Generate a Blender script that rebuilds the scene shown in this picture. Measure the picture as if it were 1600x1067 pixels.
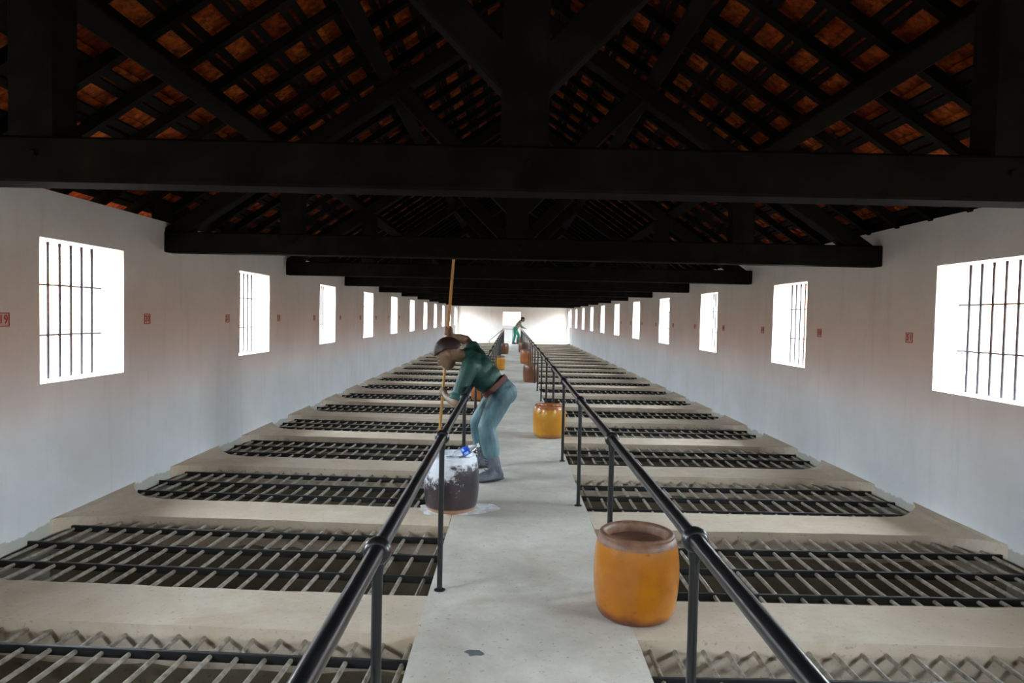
import bpy, math, random
import numpy as np
from mathutils import Vector, Matrix

random.seed(7)
rng = np.random.default_rng(7)
for o in list(bpy.data.objects):
    bpy.data.objects.remove(o)
SC = bpy.context.scene
COL = SC.collection

# ------------------------------------------------------------------ camera
FPX, PITCH, ROLL, YAW = 1100.0, 0.0351, 0.0202, -0.0023
CAM = Vector((-0.116, 0.0, 1.665))

def cam_dir(x, y):
    du, dv = x - 800.0, y - 533.5
    c, s = math.cos(ROLL), math.sin(ROLL)
    u, v = c * du + s * dv, -s * du + c * dv
    d = (u / FPX, 1.0, -v / FPX)
    c, s = math.cos(PITCH), math.sin(PITCH)
    yy, zz = c * d[1] + s * d[2], -s * d[1] + c * d[2]
    c, s = math.cos(YAW), math.sin(YAW)
    return Vector((c * d[0] - s * yy, s * d[0] + c * yy, zz))

cam = bpy.data.cameras.new('camera')
cam.sensor_width = 36.0
cam.lens = FPX / 1600.0 * 36.0
cam.clip_end = 300
cam.clip_start = 0.02
camo = bpy.data.objects.new('camera', cam)
COL.objects.link(camo)
fw = cam_dir(800, 533.5).normalized()
rt = (cam_dir(810, 533.5) - cam_dir(790, 533.5)).normalized()
up = rt.cross(fw).normalized()
camo.matrix_world = Matrix(((rt.x, up.x, -fw.x, CAM.x), (rt.y, up.y, -fw.y, CAM.y), (rt.z, up.z, -fw.z, CAM.z), (0, 0, 0, 1)))
SC.camera = camo

# ------------------------------------------------------------------ world, exposure
SC.view_settings.view_transform = 'Standard'
SC.view_settings.look = 'None'
SC.view_settings.gamma = 1.0
SC.view_settings.use_curve_mapping = False
SC.view_settings.exposure = 2.05
SC.cycles.use_denoising = True
SC.cycles.max_bounces = 8
SC.cycles.diffuse_bounces = 4
SC.cycles.adaptive_threshold = 0.02
SC.cycles.sample_clamp_indirect = 12.0

# dull ground, warm horizon band added to tint the walls inside, pale blue sky: (sine of the elevation, colour, radiance)
W_STOPS = ((-0.05, (1.0, 0.82, 0.62), 1.25), (0.015, (1.0, 0.49, 0.28), 3.2), (0.06, (1.0, 0.56, 0.37), 3.8), (0.15, (0.72, 0.875, 1.0), 13.0))
world = bpy.data.worlds.new('world')
SC.world = world
world.use_nodes = True
nt = world.node_tree
nt.nodes.clear()
wo = nt.nodes.new('ShaderNodeOutputWorld')
bg = nt.nodes.new('ShaderNodeBackground')
tc = nt.nodes.new('ShaderNodeTexCoord')
sx = nt.nodes.new('ShaderNodeSeparateXYZ')
cr = nt.nodes.new('ShaderNodeValToRGB')
mr = nt.nodes.new('ShaderNodeMapRange')
mr.inputs['From Min'].default_value = -1.0
nt.links.new(tc.outputs['Generated'], sx.inputs[0])
nt.links.new(sx.outputs['Z'], mr.inputs['Value'])
nt.links.new(mr.outputs[0], cr.inputs[0])
el = cr.color_ramp.elements
while len(el) < len(W_STOPS):
    el.new(0.5)
for e_, (p_, c_, r_) in zip(el, W_STOPS):
    e_.position = (p_ + 1) / 2
    e_.color = (*[q * r_ for q in c_], 1)
nt.links.new(cr.outputs[0], bg.inputs['Color'])
bg.inputs['Strength'].default_value = 1.0
nt.links.new(bg.outputs[0], wo.inputs['Surface'])
world.cycles.sampling_method = 'MANUAL'
world.cycles.sample_map_resolution = 256

# ------------------------------------------------------------------ dimensions
HW = 3.6                                   # half width of the hall
Y0, Y1 = -3.0, 46.0                        # near and far end
WT = 0.42                                  # wall thickness
WALL_TOP_L, WALL_TOP_R = 2.545, 2.605
WIN_P, WIN_W, WIN_ZB, WIN_ZT = 3.8215, 1.1316, 1.094, 2.186
WIN_L, WIN_R = 5.216, 5.033                # near edge of the first window in view, left and right
EDGE = 0.575                               # half width of the walkway
CELL_P, CELL_0, CELL_W = 1.911, 4.12, 1.40
PIT = -2.3
XC, RZ = -0.07, 5.2                        # roof: ridge line, height of the tile underside there
RA = math.atan(0.675)
RC, RS = math.cos(RA), math.sin(RA)
T_END = 5.02

# ------------------------------------------------------------------ materials
def new_mat(name):
    m = bpy.data.materials.new(name)
    m.use_nodes = True
    t = m.node_tree
    b = t.nodes['Principled BSDF']
    return m, t, b

def coord(t, kind='Object', scale=(1, 1, 1)):
    if kind == 'World':
        c = t.nodes.new('ShaderNodeNewGeometry')
        out = c.outputs['Position']
    else:
        c = t.nodes.new('ShaderNodeTexCoord')
        out = c.outputs['Object']
    mp = t.nodes.new('ShaderNodeMapping')
    mp.inputs['Scale'].default_value = scale
    t.links.new(out, mp.inputs['Vector'])
    return mp.outputs[0]

def noise(t, vec, scale, detail=4, rough=0.55, dist=0.0):
    n = t.nodes.new('ShaderNodeTexNoise')
    n.inputs['Scale'].default_value = scale
    n.inputs['Detail'].default_value = detail
    n.inputs['Roughness'].default_value = rough
    n.inputs['Distortion'].default_value = dist
    t.links.new(vec, n.inputs['Vector'])
    return n.outputs['Fac']

def ramp(t, fac, stops):
    r = t.nodes.new('ShaderNodeValToRGB')
    e = r.color_ramp.elements
    while len(e) < len(stops):
        e.new(0.5)
    for i, (p, c) in enumerate(stops):
        e[i].position = p
        e[i].color = (*c, 1) if len(c) == 3 else c
    t.links.new(fac, r.inputs[0])
    return r.outputs[0]

def mixc(t, fac, a, b, mode='MIX'):
    m = t.nodes.new('ShaderNodeMix')
    m.data_type = 'RGBA'
    m.blend_type = mode
    for sock, v in ((0, fac), (6, a), (7, b)):
        if hasattr(v, 'links'):
            t.links.new(v, m.inputs[sock])
        elif isinstance(v, (int, float)):
            m.inputs[sock].default_value = v
        else:
            m.inputs[sock].default_value = (*v, 1)
    return m.outputs[2]

def bump(t, b, h, strength=0.3, dist=0.01):
    n = t.nodes.new('ShaderNodeBump')
    n.inputs['Strength'].default_value = strength
    n.inputs['Distance'].default_value = dist
    t.links.new(h, n.inputs['Height'])
    t.links.new(n.outputs[0], b.inputs['Normal'])

def simple(name, c1, c2=None, scale=6, rough=0.7, metal=0.0, bmp=0.2, bscale=40, kind='Object', stretch=(1, 1, 1), spec=0.4, coat=0.0, bdist=0.005):
    m, t, b = new_mat(name)
    v = coord(t, kind, stretch)
    if c2 is None:
        c2 = tuple(x * 0.7 for x in c1)
    f = noise(t, v, scale, 5, 0.6)
    t.links.new(ramp(t, f, [(0.3, c2), (0.7, c1)]), b.inputs['Base Color'])
    b.inputs['Roughness'].default_value = rough
    b.inputs['Metallic'].default_value = metal
    b.inputs['Specular IOR Level'].default_value = spec
    b.inputs['Coat Weight'].default_value = coat
    b.inputs['Coat Roughness'].default_value = 0.12
    if bmp:
        bump(t, b, noise(t, v, bscale, 4), bmp, bdist)
    return m

def concrete(name, light, mid, dark, speck=0.5):
    m, t, b = new_mat(name)
    v = coord(t, 'World')
    f1 = noise(t, v, 0.9, 6, 0.6, 0.4)
    f2 = noise(t, v, 5.0, 8, 0.7)
    f3 = noise(t, v, 34.0, 4, 0.6)
    base = ramp(t, f1, [(0.3, mid), (0.65, light)])
    base = mixc(t, ramp(t, f2, [(0.42, (0, 0, 0)), (0.70, (0.55, 0.55, 0.55))]), base, mid)
    f4 = noise(t, v, 1.7, 5, 0.65, 0.8)
    base = mixc(t, ramp(t, f4, [(0.52, (0, 0, 0)), (0.72, (0.5, 0.5, 0.5))]), base, tuple(c * q for c, q in zip(mid, (0.95, 0.80, 0.66))))
    base = mixc(t, ramp(t, f3, [(0.28, (speck, speck, speck)), (0.40, (0, 0, 0))]), base, dark)
    t.links.new(base, b.inputs['Base Color'])
    b.inputs['Roughness'].default_value = 0.75
    b.inputs['Specular IOR Level'].default_value = 0.3
    bump(t, b, mixc(t, 0.4, f2, f3), 0.25, 0.012)
    return m

M = {}
M['walkway'] = concrete('walkway_concrete', (0.69, 0.625, 0.54), (0.44, 0.385, 0.32), (0.16, 0.145, 0.13), 0.6)
M['divider'] = concrete('divider_plaster', (0.66, 0.545, 0.42), (0.48, 0.375, 0.27), (0.20, 0.16, 0.11), 0.5)
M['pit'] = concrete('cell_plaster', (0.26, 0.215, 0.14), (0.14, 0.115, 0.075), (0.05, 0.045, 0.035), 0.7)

def wall_mat():
    m, t, b = new_mat('limewashed_wall')
    v = coord(t, 'World')
    f1 = noise(t, v, 0.8, 6, 0.6, 0.3)
    vs = coord(t, 'World', (3.0, 3.0, 0.35))
    f2 = noise(t, vs, 2.2, 5, 0.6)
    base = ramp(t, f1, [(0.3, (0.64, 0.62, 0.60)), (0.7, (0.75, 0.74, 0.73))])
    base = mixc(t, ramp(t, f2, [(0.55, (0, 0, 0)), (0.80, (0.35, 0.35, 0.35))]), base, (0.50, 0.45, 0.40))
    # the limewash ends in a ragged line just above the gratings; bare render below
    g = t.nodes.new('ShaderNodeNewGeometry')
    s = t.nodes.new('ShaderNodeSeparateXYZ')
    t.links.new(g.outputs['Position'], s.inputs[0])
    f3 = noise(t, v, 4.0, 6, 0.7)
    ma = t.nodes.new('ShaderNodeMath'); ma.operation = 'MULTIPLY_ADD'
    t.links.new(f3, ma.inputs[0]); ma.inputs[1].default_value = -0.14
    mz = t.nodes.new('ShaderNodeMath'); mz.operation = 'ADD'; mz.inputs[1].default_value = 0.055
    t.links.new(s.outputs['Z'], mz.inputs[0]); t.links.new(mz.outputs[0], ma.inputs[2])
    edge = ramp(t, ma.outputs[0], [(0.0, (1, 1, 1)), (0.012, (0, 0, 0))])
    base = mixc(t, edge, base, (0.46, 0.42, 0.35))
    t.links.new(base, b.inputs['Base Color'])
    b.inputs['Roughness'].default_value = 0.9
    b.inputs['Specular IOR Level'].default_value = 0.2
    bump(t, b, noise(t, v, 9.0, 6, 0.6), 0.2, 0.02)
    return m
M['wall'] = wall_mat()
M['wood'] = simple('black_timber', (0.013, 0.0105, 0.008), (0.005, 0.0045, 0.004), 5, 0.7, 0, 0.3, 18, 'World', (1, 0.25, 1), 0.012)

def tile_mat():
    m, t, b = new_mat('clay_tile')
    v = coord(t, 'World')
    f = noise(t, v, 2.6, 1, 0.5)
    f2 = noise(t, v, 16.0, 5, 0.65)
    c = ramp(t, f, [(0.32, (0.20, 0.028, 0.005)), (0.5, (0.33, 0.060, 0.010)), (0.68, (0.43, 0.105, 0.020))])
    c = mixc(t, ramp(t, f2, [(0.40, (0.7, 0.7, 0.7)), (0.62, (0, 0, 0))]), c, (0.035, 0.012, 0.006))
    t.links.new(c, b.inputs['Base Color'])
    b.inputs['Roughness'].default_value = 0.9
    b.inputs['Specular IOR Level'].default_value = 0.05
    bump(t, b, f2, 0.3, 0.006)
    return m
M['tile'] = tile_mat()
M['iron'] = simple('black_painted_iron', (0.016, 0.017, 0.018), (0.008, 0.008, 0.009), 12, 0.28, 0.0, 0.12, 60, spec=0.6, bdist=0.002)
M['flat_bar'] = simple('dark_flat_iron', (0.014, 0.013, 0.012), (0.007, 0.006, 0.006), 9, 0.5, 0.0, 0.2, 50, 'World', spec=0.5)
M['rod'] = simple('worn_iron_rod', (0.40, 0.33, 0.25), (0.12, 0.095, 0.07), 18, 0.5, 0.0, 0.3, 60, 'World', spec=0.5)
M['window_bar'] = simple('rusty_window_iron', (0.030, 0.020, 0.024), (0.015, 0.010, 0.012), 15, 0.7, 0, 0.2, 60, 'World')
M['red'] = simple('red_sign_paint', (0.40, 0.05, 0.04), (0.30, 0.03, 0.03), 30, 0.7, 0, 0)
M['plate'] = simple('faded_plate_paint', (0.62, 0.50, 0.46), (0.54, 0.42, 0.38), 20, 0.8, 0, 0)

def glaze(name, c_hi, c_lo, foot, rough=0.16):
    m, t, b = new_mat(name)
    v = coord(t)
    f = noise(t, v, 4.0, 5, 0.6)
    f2 = noise(t, v, 26, 4, 0.6)
    c = ramp(t, f, [(0.3, c_lo), (0.7, c_hi)])
    c = mixc(t, ramp(t, f2, [(0.26, (0.5, 0.5, 0.5)), (0.36, (0, 0, 0))]), c, foot)
    tc = t.nodes.new('ShaderNodeTexCoord')
    s = t.nodes.new('ShaderNodeSeparateXYZ')
    t.links.new(tc.outputs['Object'], s.inputs[0])
    ma = t.nodes.new('ShaderNodeMath'); ma.operation = 'MULTIPLY_ADD'
    t.links.new(f, ma.inputs[0]); ma.inputs[1].default_value = 0.12
    t.links.new(s.outputs['Z'], ma.inputs[2])
    e = ramp(t, ma.outputs[0], [(0.075, (1, 1, 1)), (0.125, (0, 0, 0))])   # the glaze runs out above the foot
    c = mixc(t, e, c, foot)
    t.links.new(c, b.inputs['Base Color'])
    b.inputs['Roughness'].default_value = 0.30
    b.inputs['Coat Weight'].default_value = 0.6
    b.inputs['Specular IOR Level'].default_value = 0.25
    b.inputs['Coat Roughness'].default_value = rough
    bump(t, b, noise(t, coord(t, 'Object', (1, 1, 6)), 7, 3), 0.12, 0.006)
    return m
M['jar_orange'] = glaze('orange_glaze', (0.46, 0.155, 0.006), (0.33, 0.10, 0.006), (0.14, 0.03, 0.012))
M['jar_yellow'] = glaze('amber_glaze', (0.58, 0.27, 0.015), (0.44, 0.17, 0.010), (0.35, 0.13, 0.05))
M['jar_brown'] = glaze('brown_glaze', (0.20, 0.075, 0.03), (0.12, 0.04, 0.02), (0.22, 0.09, 0.04))
M['jar_red'] = glaze('reddish_brown_glaze', (0.42, 0.13, 0.03), (0.26, 0.07, 0.02), (0.22, 0.09, 0.04))
M['jar_rim'] = simple('worn_jar_rim', (0.26, 0.13, 0.075), (0.13, 0.06, 0.035), 16, 0.5, 0, 0.2, 40)

def lime_jar():
    m, t, b = new_mat('dark_glaze_with_lime')
    v = coord(t)
    f = noise(t, v, 5.5, 8, 0.72, 0.6)
    f2 = noise(t, v, 30, 6, 0.75)
    base = ramp(t, noise(t, v, 6, 4), [(0.3, (0.014, 0.012, 0.017)), (0.7, (0.050, 0.028, 0.030))])
    tc = t.nodes.new('ShaderNodeTexCoord')
    s = t.nodes.new('ShaderNodeSeparateXYZ')
    t.links.new(tc.outputs['Object'], s.inputs[0])
    # lime slopped over the lip and down the side: more of it near the lip and on the side facing the wall
    a = t.nodes.new('ShaderNodeMath'); a.operation = 'MULTIPLY_ADD'
    t.links.new(s.outputs['Z'], a.inputs[0]); a.inputs[1].default_value = 1.15
    t.links.new(f, a.inputs[2])
    a2 = t.nodes.new('ShaderNodeMath'); a2.operation = 'MULTIPLY_ADD'
    t.links.new(s.outputs['X'], a2.inputs[0]); a2.inputs[1].default_value = -0.55
    t.links.new(a.outputs[0], a2.inputs[2])
    a3 = t.nodes.new('ShaderNodeMath'); a3.operation = 'MULTIPLY_ADD'
    t.links.new(f2, a3.inputs[0]); a3.inputs[1].default_value = 0.75
    t.links.new(a2.outputs[0], a3.inputs[2])
    k = ramp(t, a3.outputs[0], [(0.96, (0, 0, 0)), (1.0, (0.9, 0.9, 0.9))])
    sub = t.nodes.new('ShaderNodeMath'); sub.operation = 'SUBTRACT'
    t.links.new(a3.outputs[0], sub.inputs[0]); sub.inputs[1].default_value = 0.36
    k = ramp(t, sub.outputs[0], [(0.86, (0, 0, 0)), (1.0, (0.95, 0.95, 0.95))])
    c = mixc(t, k, base, (0.72, 0.72, 0.74))
    ft = ramp(t, s.outputs['Z'], [(0.030, (1, 1, 1)), (0.042, (0, 0, 0))])
    c = mixc(t, ft, c, (0.42, 0.22, 0.11))
    t.links.new(c, b.inputs['Base Color'])
    b.inputs['Roughness'].default_value = 0.35
    b.inputs['Coat Weight'].default_value = 0.4
    b.inputs['Coat Roughness'].default_value = 0.2
    bump(t, b, f2, 0.2, 0.004)
    return m
M['jar_lime'] = lime_jar()
M['lime'] = simple('lime_powder', (0.82, 0.82, 0.84), (0.62, 0.62, 0.66), 16, 0.95, 0, 0.5, 60, bdist=0.01)
def spill_mat():
    m, t, b = new_mat('lime_on_concrete')
    v = coord(t)
    f = noise(t, v, 9, 8, 0.75, 0.5)
    c = ramp(t, f, [(0.44, (0.80, 0.80, 0.82)), (0.56, (0.56, 0.53, 0.48))])
    t.links.new(c, b.inputs['Base Color'])
    b.inputs['Roughness'].default_value = 0.9
    bump(t, b, f, 0.4, 0.01)
    return m
M['spill'] = spill_mat()
M['jar_dark_inside'] = simple('dark_jar_inside', (0.06, 0.035, 0.02), (0.03, 0.02, 0.012), 12, 0.6, 0, 0.1)
M['stick'] = simple('bamboo_cane', (0.60, 0.33, 0.09), (0.42, 0.20, 0.05), 5, 0.45, 0, 0.1, 30, 'Object', (6, 6, 0.6))
M['skin'] = simple('painted_skin', (0.23, 0.155, 0.09), (0.17, 0.115, 0.07), 8, 0.55, 0, 0.15, 30)
M['skin_far'] = simple('painted_skin_far', (0.20, 0.13, 0.08), (0.14, 0.09, 0.06), 8, 0.6, 0, 0)
M['hair'] = simple('dark_hair_paint', (0.045, 0.024, 0.020), (0.022, 0.014, 0.014), 30, 0.5, 0, 0.4, 60)
M['shirt'] = simple('dark_green_shirt', (0.020, 0.085, 0.065), (0.010, 0.048, 0.040), 5, 0.55, 0, 0.35, 12, bdist=0.02)
M['trousers'] = simple('faded_blue_green_trousers', (0.125, 0.215, 0.23), (0.030, 0.075, 0.085), 9, 0.55, 0, 0.5, 11, 'Object', (1, 1, 0.35), bdist=0.03)
M['belt'] = simple('maroon_belt', (0.19, 0.075, 0.06), (0.12, 0.05, 0.045), 12, 0.5, 0, 0.1)
M['boot'] = simple('grey_blue_boot', (0.15, 0.16, 0.19), (0.05, 0.055, 0.07), 14, 0.6, 0, 0.4, 30)
M['lace'] = simple('black_lace', (0.03, 0.03, 0.035), None, 10, 0.8, 0, 0)
M['eye'] = simple('painted_eye', (0.75, 0.72, 0.68), (0.70, 0.66, 0.62), 10, 0.4, 0, 0)
M['green_trousers'] = simple('bright_green_trousers', (0.05, 0.30, 0.20), (0.03, 0.20, 0.14), 7, 0.7, 0, 0)
M['camo'] = simple('camouflage_shirt', (0.42, 0.46, 0.36), (0.05, 0.09, 0.05), 9, 0.8, 0, 0)
M['chip'] = simple('dark_grey_chip', (0.14, 0.14, 0.15), (0.09, 0.09, 0.10), 30, 0.9, 0, 0.2)
M['label_blue'] = simple('blue_bottle_label', (0.02, 0.11, 0.62), (0.02, 0.06, 0.45), 25, 0.35, 0, 0)
M['label_pale'] = simple('pale_blue_print', (0.40, 0.66, 0.88), (0.30, 0.55, 0.80), 25, 0.35, 0, 0)
M['cap_white'] = simple('white_bottle_cap', (0.80, 0.82, 0.85), (0.7, 0.72, 0.76), 25, 0.4, 0, 0)

def plastic():
    m, t, b = new_mat('clear_plastic')
    v = coord(t)
    b.inputs['Base Color'].default_value = (0.92, 0.96, 1.0, 1)
    b.inputs['Roughness'].default_value = 0.08
    b.inputs['Transmission Weight'].default_value = 0.9
    b.inputs['IOR'].default_value = 1.3
    bump(t, b, noise(t, v, 30, 3), 0.3, 0.004)
    return m
M['plastic'] = plastic()

# ------------------------------------------------------------------ mesh helpers
class MB:
    def __init__(self):
        self.v, self.f, self.mi = [], [], []

    def add(self, vs, fs, mi=0):
        n = len(self.v)
        self.v += [tuple(p) for p in vs]
        self.f += [tuple(i + n for i in f) for f in fs]
        self.mi += [mi] * len(fs)

    def box(self, x0, x1, y0, y1, z0, z1, mi=0):
        vs = [(x, y, z) for x in (x0, x1) for y in (y0, y1) for z in (z0, z1)]
        self.add(vs, [(0, 1, 3, 2), (4, 6, 7, 5), (0, 4, 5, 1), (2, 3, 7, 6), (0, 2, 6, 4), (1, 5, 7, 3)], mi)

    def obox(self, c, ax, h, bev=0.0, mi=0):
        """box about c with half sizes h along the unit axes ax, its long edges chamfered by bev (long axis = ax[0])"""
        c = Vector(c)
        a, b_, d = [Vector(x) for x in ax]
        if bev <= 0:
            prof = [(-h[1], -h[2]), (h[1], -h[2]), (h[1], h[2]), (-h[1], h[2])]
        else:
            y, z, e = h[1], h[2], bev
            prof = [(-y + e, -z), (y - e, -z), (y, -z + e), (y, z - e), (y - e, z), (-y + e, z), (-y, z - e), (-y, -z + e)]
        n = len(prof)
        vs = [c + a * (s * h[0]) + b_ * p + d * q for s in (-1, 1) for p, q in prof]
        fs = [(i, (i + 1) % n, n + (i + 1) % n, n + i) for i in range(n)]
        fs += [tuple(range(n - 1, -1, -1)), tuple(range(n, 2 * n))]
        self.add(vs, fs, mi)

    def tube(self, pts, r, n=10, mi=0, caps=True):
        pts = [Vector(p) for p in pts]
        rs = r if isinstance(r, (list, tuple)) else [r] * len(pts)
        rings, prev = [], None
        for i, p in enumerate(pts):
            d = (pts[min(i + 1, len(pts) - 1)] - pts[max(i - 1, 0)]).normalized()
            if prev is None:
                u = d.orthogonal().normalized()
            else:
                u = (prev - d * prev.dot(d)).normalized()
            prev = u
            w = d.cross(u)
            rings.append([p + (u * math.cos(2 * math.pi * k / n) + w * math.sin(2 * math.pi * k / n)) * rs[i] for k in range(n)])
        vs = [q for ring in rings for q in ring]
        fs = []
        for i in range(len(rings) - 1):
            for k in range(n):
                k2 = (k + 1) % n
                fs.append((i * n + k, i * n + k2, (i + 1) * n + k2, (i + 1) * n + k))
        if caps:
            fs.append(tuple(range(n - 1, -1, -1)))
            fs.append(tuple((len(rings) - 1) * n + k for k in range(n)))
        self.add(vs, fs, mi)

    def lathe(self, prof, n=40, mi=0, wob=0.0):
        vs, fs = [], []
        for r, z in prof:
            for k in range(n):
                a = 2 * math.pi * k / n
                rr = r * (1 + wob * math.sin(2 * a + z * 9) + wob * 0.6 * math.sin(3 * a + 1 + z * 5))
                vs.append((rr * math.cos(a), rr * math.sin(a), z))
        for i in range(len(prof) - 1):
            for k in range(n):
                k2 = (k + 1) % n
                fs.append((i * n + k, i * n + k2, (i + 1) * n + k2, (i + 1) * n + k))
        if prof[0][0] > 1e-6:
            fs.append(tuple(range(n - 1, -1, -1)))
        self.add(vs, fs, mi)

    def ball(self, c, r, ax=None, n=12, m=8):
        c = Vector(c)
        r = r if isinstance(r, (list, tuple)) else (r, r, r)
        ax = ax or ((1, 0, 0), (0, 1, 0), (0, 0, 1))
        ax = [Vector(a) for a in ax]
        vs = [c - ax[2] * r[2]]
        for i in range(1, m):
            t = -math.pi / 2 + math.pi * i / m
            for k in range(n):
                a = 2 * math.pi * k / n
                vs.append(c + ax[0] * (r[0] * math.cos(t) * math.cos(a)) + ax[1] * (r[1] * math.cos(t) * math.sin(a)) + ax[2] * (r[2] * math.sin(t)))
        vs.append(c + ax[2] * r[2])
        fs = [(0, 1 + (k + 1) % n, 1 + k) for k in range(n)]
        for i in range(m - 2):
            for k in range(n):
                k2 = (k + 1) % n
                fs.append((1 + i * n + k, 1 + i * n + k2, 1 + (i + 1) * n + k2, 1 + (i + 1) * n + k))
        L = len(vs) - 1
        fs += [(L, 1 + (m - 2) * n + k, 1 + (m - 2) * n + (k + 1) % n) for k in range(n)]
        self.add(vs, fs)

    def chain(self, nodes, n=12):
        """tapered rounded limb through (point, radius) nodes"""
        for p, r in nodes:
            self.ball(p, r, None, n, 8)
        for (p, r), (q, s) in zip(nodes, nodes[1:]):
            self.tube([p, q], [r, s], n)

    def mesh(self, name, mats, smooth=False):
        me = bpy.data.meshes.new(name)
        me.from_pydata(self.v, [], self.f)
        for m in (mats if isinstance(mats, (list, tuple)) else [mats]):
            me.materials.append(m)
        if any(self.mi):
            me.polygons.foreach_set('material_index', self.mi)
        if smooth:
            me.polygons.foreach_set('use_smooth', [True] * len(self.f))
            try:
                me.set_sharp_from_angle(angle=math.radians(45))
            except Exception:
                pass
        me.validate()
        me.update()
        return me

    def build(self, name, mats, parent=None, smooth=False, loc=None):
        return put(name, self.mesh(name, mats, smooth), parent, loc)

def put(name, data, parent=None, loc=None):
    o = bpy.data.objects.new(name, data)
    COL.objects.link(o)
    if parent is not None:
        o.parent = parent
    if loc is not None:
        o.location = loc
    return o

def tag(o, label=None, cat=None, group=None, kind=None):
    if label: o['label'] = label
    if cat: o['category'] = cat
    if group: o['group'] = group
    if kind: o['kind'] = kind
    return o

def empty(name, loc=(0, 0, 0), parent=None):
    return put(name, None, parent, loc)

def remeshed(mb, voxel, smooth_it=3, zmin=None):
    """one continuous skin around overlapping rounded volumes"""
    me = mb.mesh('skin_source', M['wood'])
    o = bpy.data.objects.new('skin_source', me)
    COL.objects.link(o)
    m = o.modifiers.new('r', 'REMESH'); m.mode = 'VOXEL'; m.voxel_size = voxel; m.use_smooth_shade = True
    if smooth_it:
        m2 = o.modifiers.new('s', 'SMOOTH'); m2.factor = 0.5; m2.iterations = smooth_it
    dg = bpy.context.evaluated_depsgraph_get()
    out = bpy.data.meshes.new_from_object(o.evaluated_get(dg))
    bpy.data.objects.remove(o)
    bpy.data.meshes.remove(me)
    out.materials.clear()
    if zmin is not None:
        co = np.zeros(len(out.vertices) * 3)
        out.vertices.foreach_get('co', co)
        co = co.reshape(-1, 3)
        co[:, 2] = np.maximum(co[:, 2], zmin)
        out.vertices.foreach_set('co', co.ravel())
    out.polygons.foreach_set('use_smooth', [True] * len(out.polygons))
    return out

ORD = ['nearest', 'second', 'third', 'fourth', 'fifth', 'sixth', 'seventh', 'eighth', 'ninth', 'tenth', 'eleventh', 'twelfth', 'thirteenth', 'fourteenth',
       'fifteenth', 'sixteenth', 'seventeenth', 'eighteenth', 'nineteenth', 'twentieth', 'twenty-first', 'twenty-second', 'twenty-third', 'twenty-fourth', 'twenty-fifth']
def nth(i, what):
    return (ORD[0] + ' ' + what) if i == 0 else (ORD[i] + ' ' + what + ' from the near end')

# ------------------------------------------------------------------ side walls with window openings
def side_wall(name, s, wy0, top):
    mb = MB()
    ks = range(-2, 11)
    wins = [(wy0 + k * WIN_P, wy0 + k * WIN_P + WIN_W) for k in ks]
    doors = [(44.75, 45.7)]
    for xa, xb, zt in ((HW, HW + 0.22, top), (HW + 0.22, HW + WT, min(top, 2.24))):
        x0, x1 = (xa, xb) if s > 0 else (-xb, -xa)
        y = Y0 - 0.3
        for (a, b) in wins:
            mb.box(x0, x1, y, a, PIT, zt)
            mb.box(x0, x1, a, b, PIT, WIN_ZB)
            mb.box(x0, x1, a, b, WIN_ZT, zt)
            y = b
        a, b = doors[0]
        mb.box(x0, x1, y, a, PIT, zt)
        mb.box(x0, x1, a, b, PIT, -0.02)
        mb.box(x0, x1, a, b, 2.05, zt)
        mb.box(x0, x1, b, Y1 + 0.3, PIT, zt)
    o = mb.build(name, M['wall'])
    tag(o, 'long limewashed side wall with barred square windows, ' + ('left' if s < 0 else 'right') + ' of the walkway', None, None, 'structure')
    return wins

WINS_L = side_wall('wall_left', -1, WIN_L, WALL_TOP_L)
WINS_R = side_wall('wall_right', 1, WIN_R, WALL_TOP_R)

def end_wall(name, y0, y1, hole, label):
    mb = MB()
    zr = 4.9
    xs = HW
    if hole:
        a, b, z0, z1 = hole
        mb.box(-xs, a, y0, y1, PIT, 2.5); mb.box(b, xs, y0, y1, PIT, 2.5)
        mb.box(a, b, y0, y1, PIT, z0); mb.box(a, b, y0, y1, z1, 2.5)
    else:
        mb.box(-xs, xs, y0, y1, PIT, 2.5)
    e = 0.02
    top = [(-xs, 2.5), (xs, 2.5), (xs, RZ - 0.675 * (xs - XC) - e), (XC, RZ - e), (-xs, RZ - 0.675 * (xs + XC) - e)]
    vs = [(x, y, z) for y in (y0, y1) for x, z in top]
    n = 5
    mb.add(vs, [tuple(range(n)), tuple(range(2 * n - 1, n - 1, -1))] + [(i, n + i, n + (i + 1) % n, (i + 1) % n) for i in range(n)])
    tag(mb.build(name, M['wall']), label, None, None, 'structure')
end_wall('wall_back', Y1, Y1 + 0.35, (-0.62, 0.51, 1.13, 1.97), 'bright limewashed end wall with one small window at the far end')
end_wall('wall_front', Y0 - 0.35, Y0, None, 'limewashed end wall behind the camera')

# light portals: sampling guides in the real openings, they give off nothing themselves
def portal(c, sx_, sy_, rot):
    l = bpy.data.lights.new('window_portal', 'AREA')
    l.shape = 'RECTANGLE'; l.size = sx_; l.size_y = sy_
    l.cycles.is_portal = True
    o = bpy.data.objects.new('window_portal', l)
    COL.objects.link(o)
    o.location = c; o.rotation_euler = rot
WZ = (WIN_ZB + WIN_ZT) / 2
for s, wins in ((-1, WINS_L), (1, WINS_R)):
    for a, b in wins:
        portal((s * (HW + WT + 0.02), (a + b) / 2, WZ), WIN_ZT - WIN_ZB, b - a, (0, math.radians(90) * s, 0))
    portal((s * (HW + WT + 0.02), 45.22, 1.0), 2.1, 0.95, (0, math.radians(90) * s, 0))
portal((-0.055, Y1 + 0.37, 1.55), 1.13, 0.84, (math.radians(-90), 0, 0))

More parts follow.
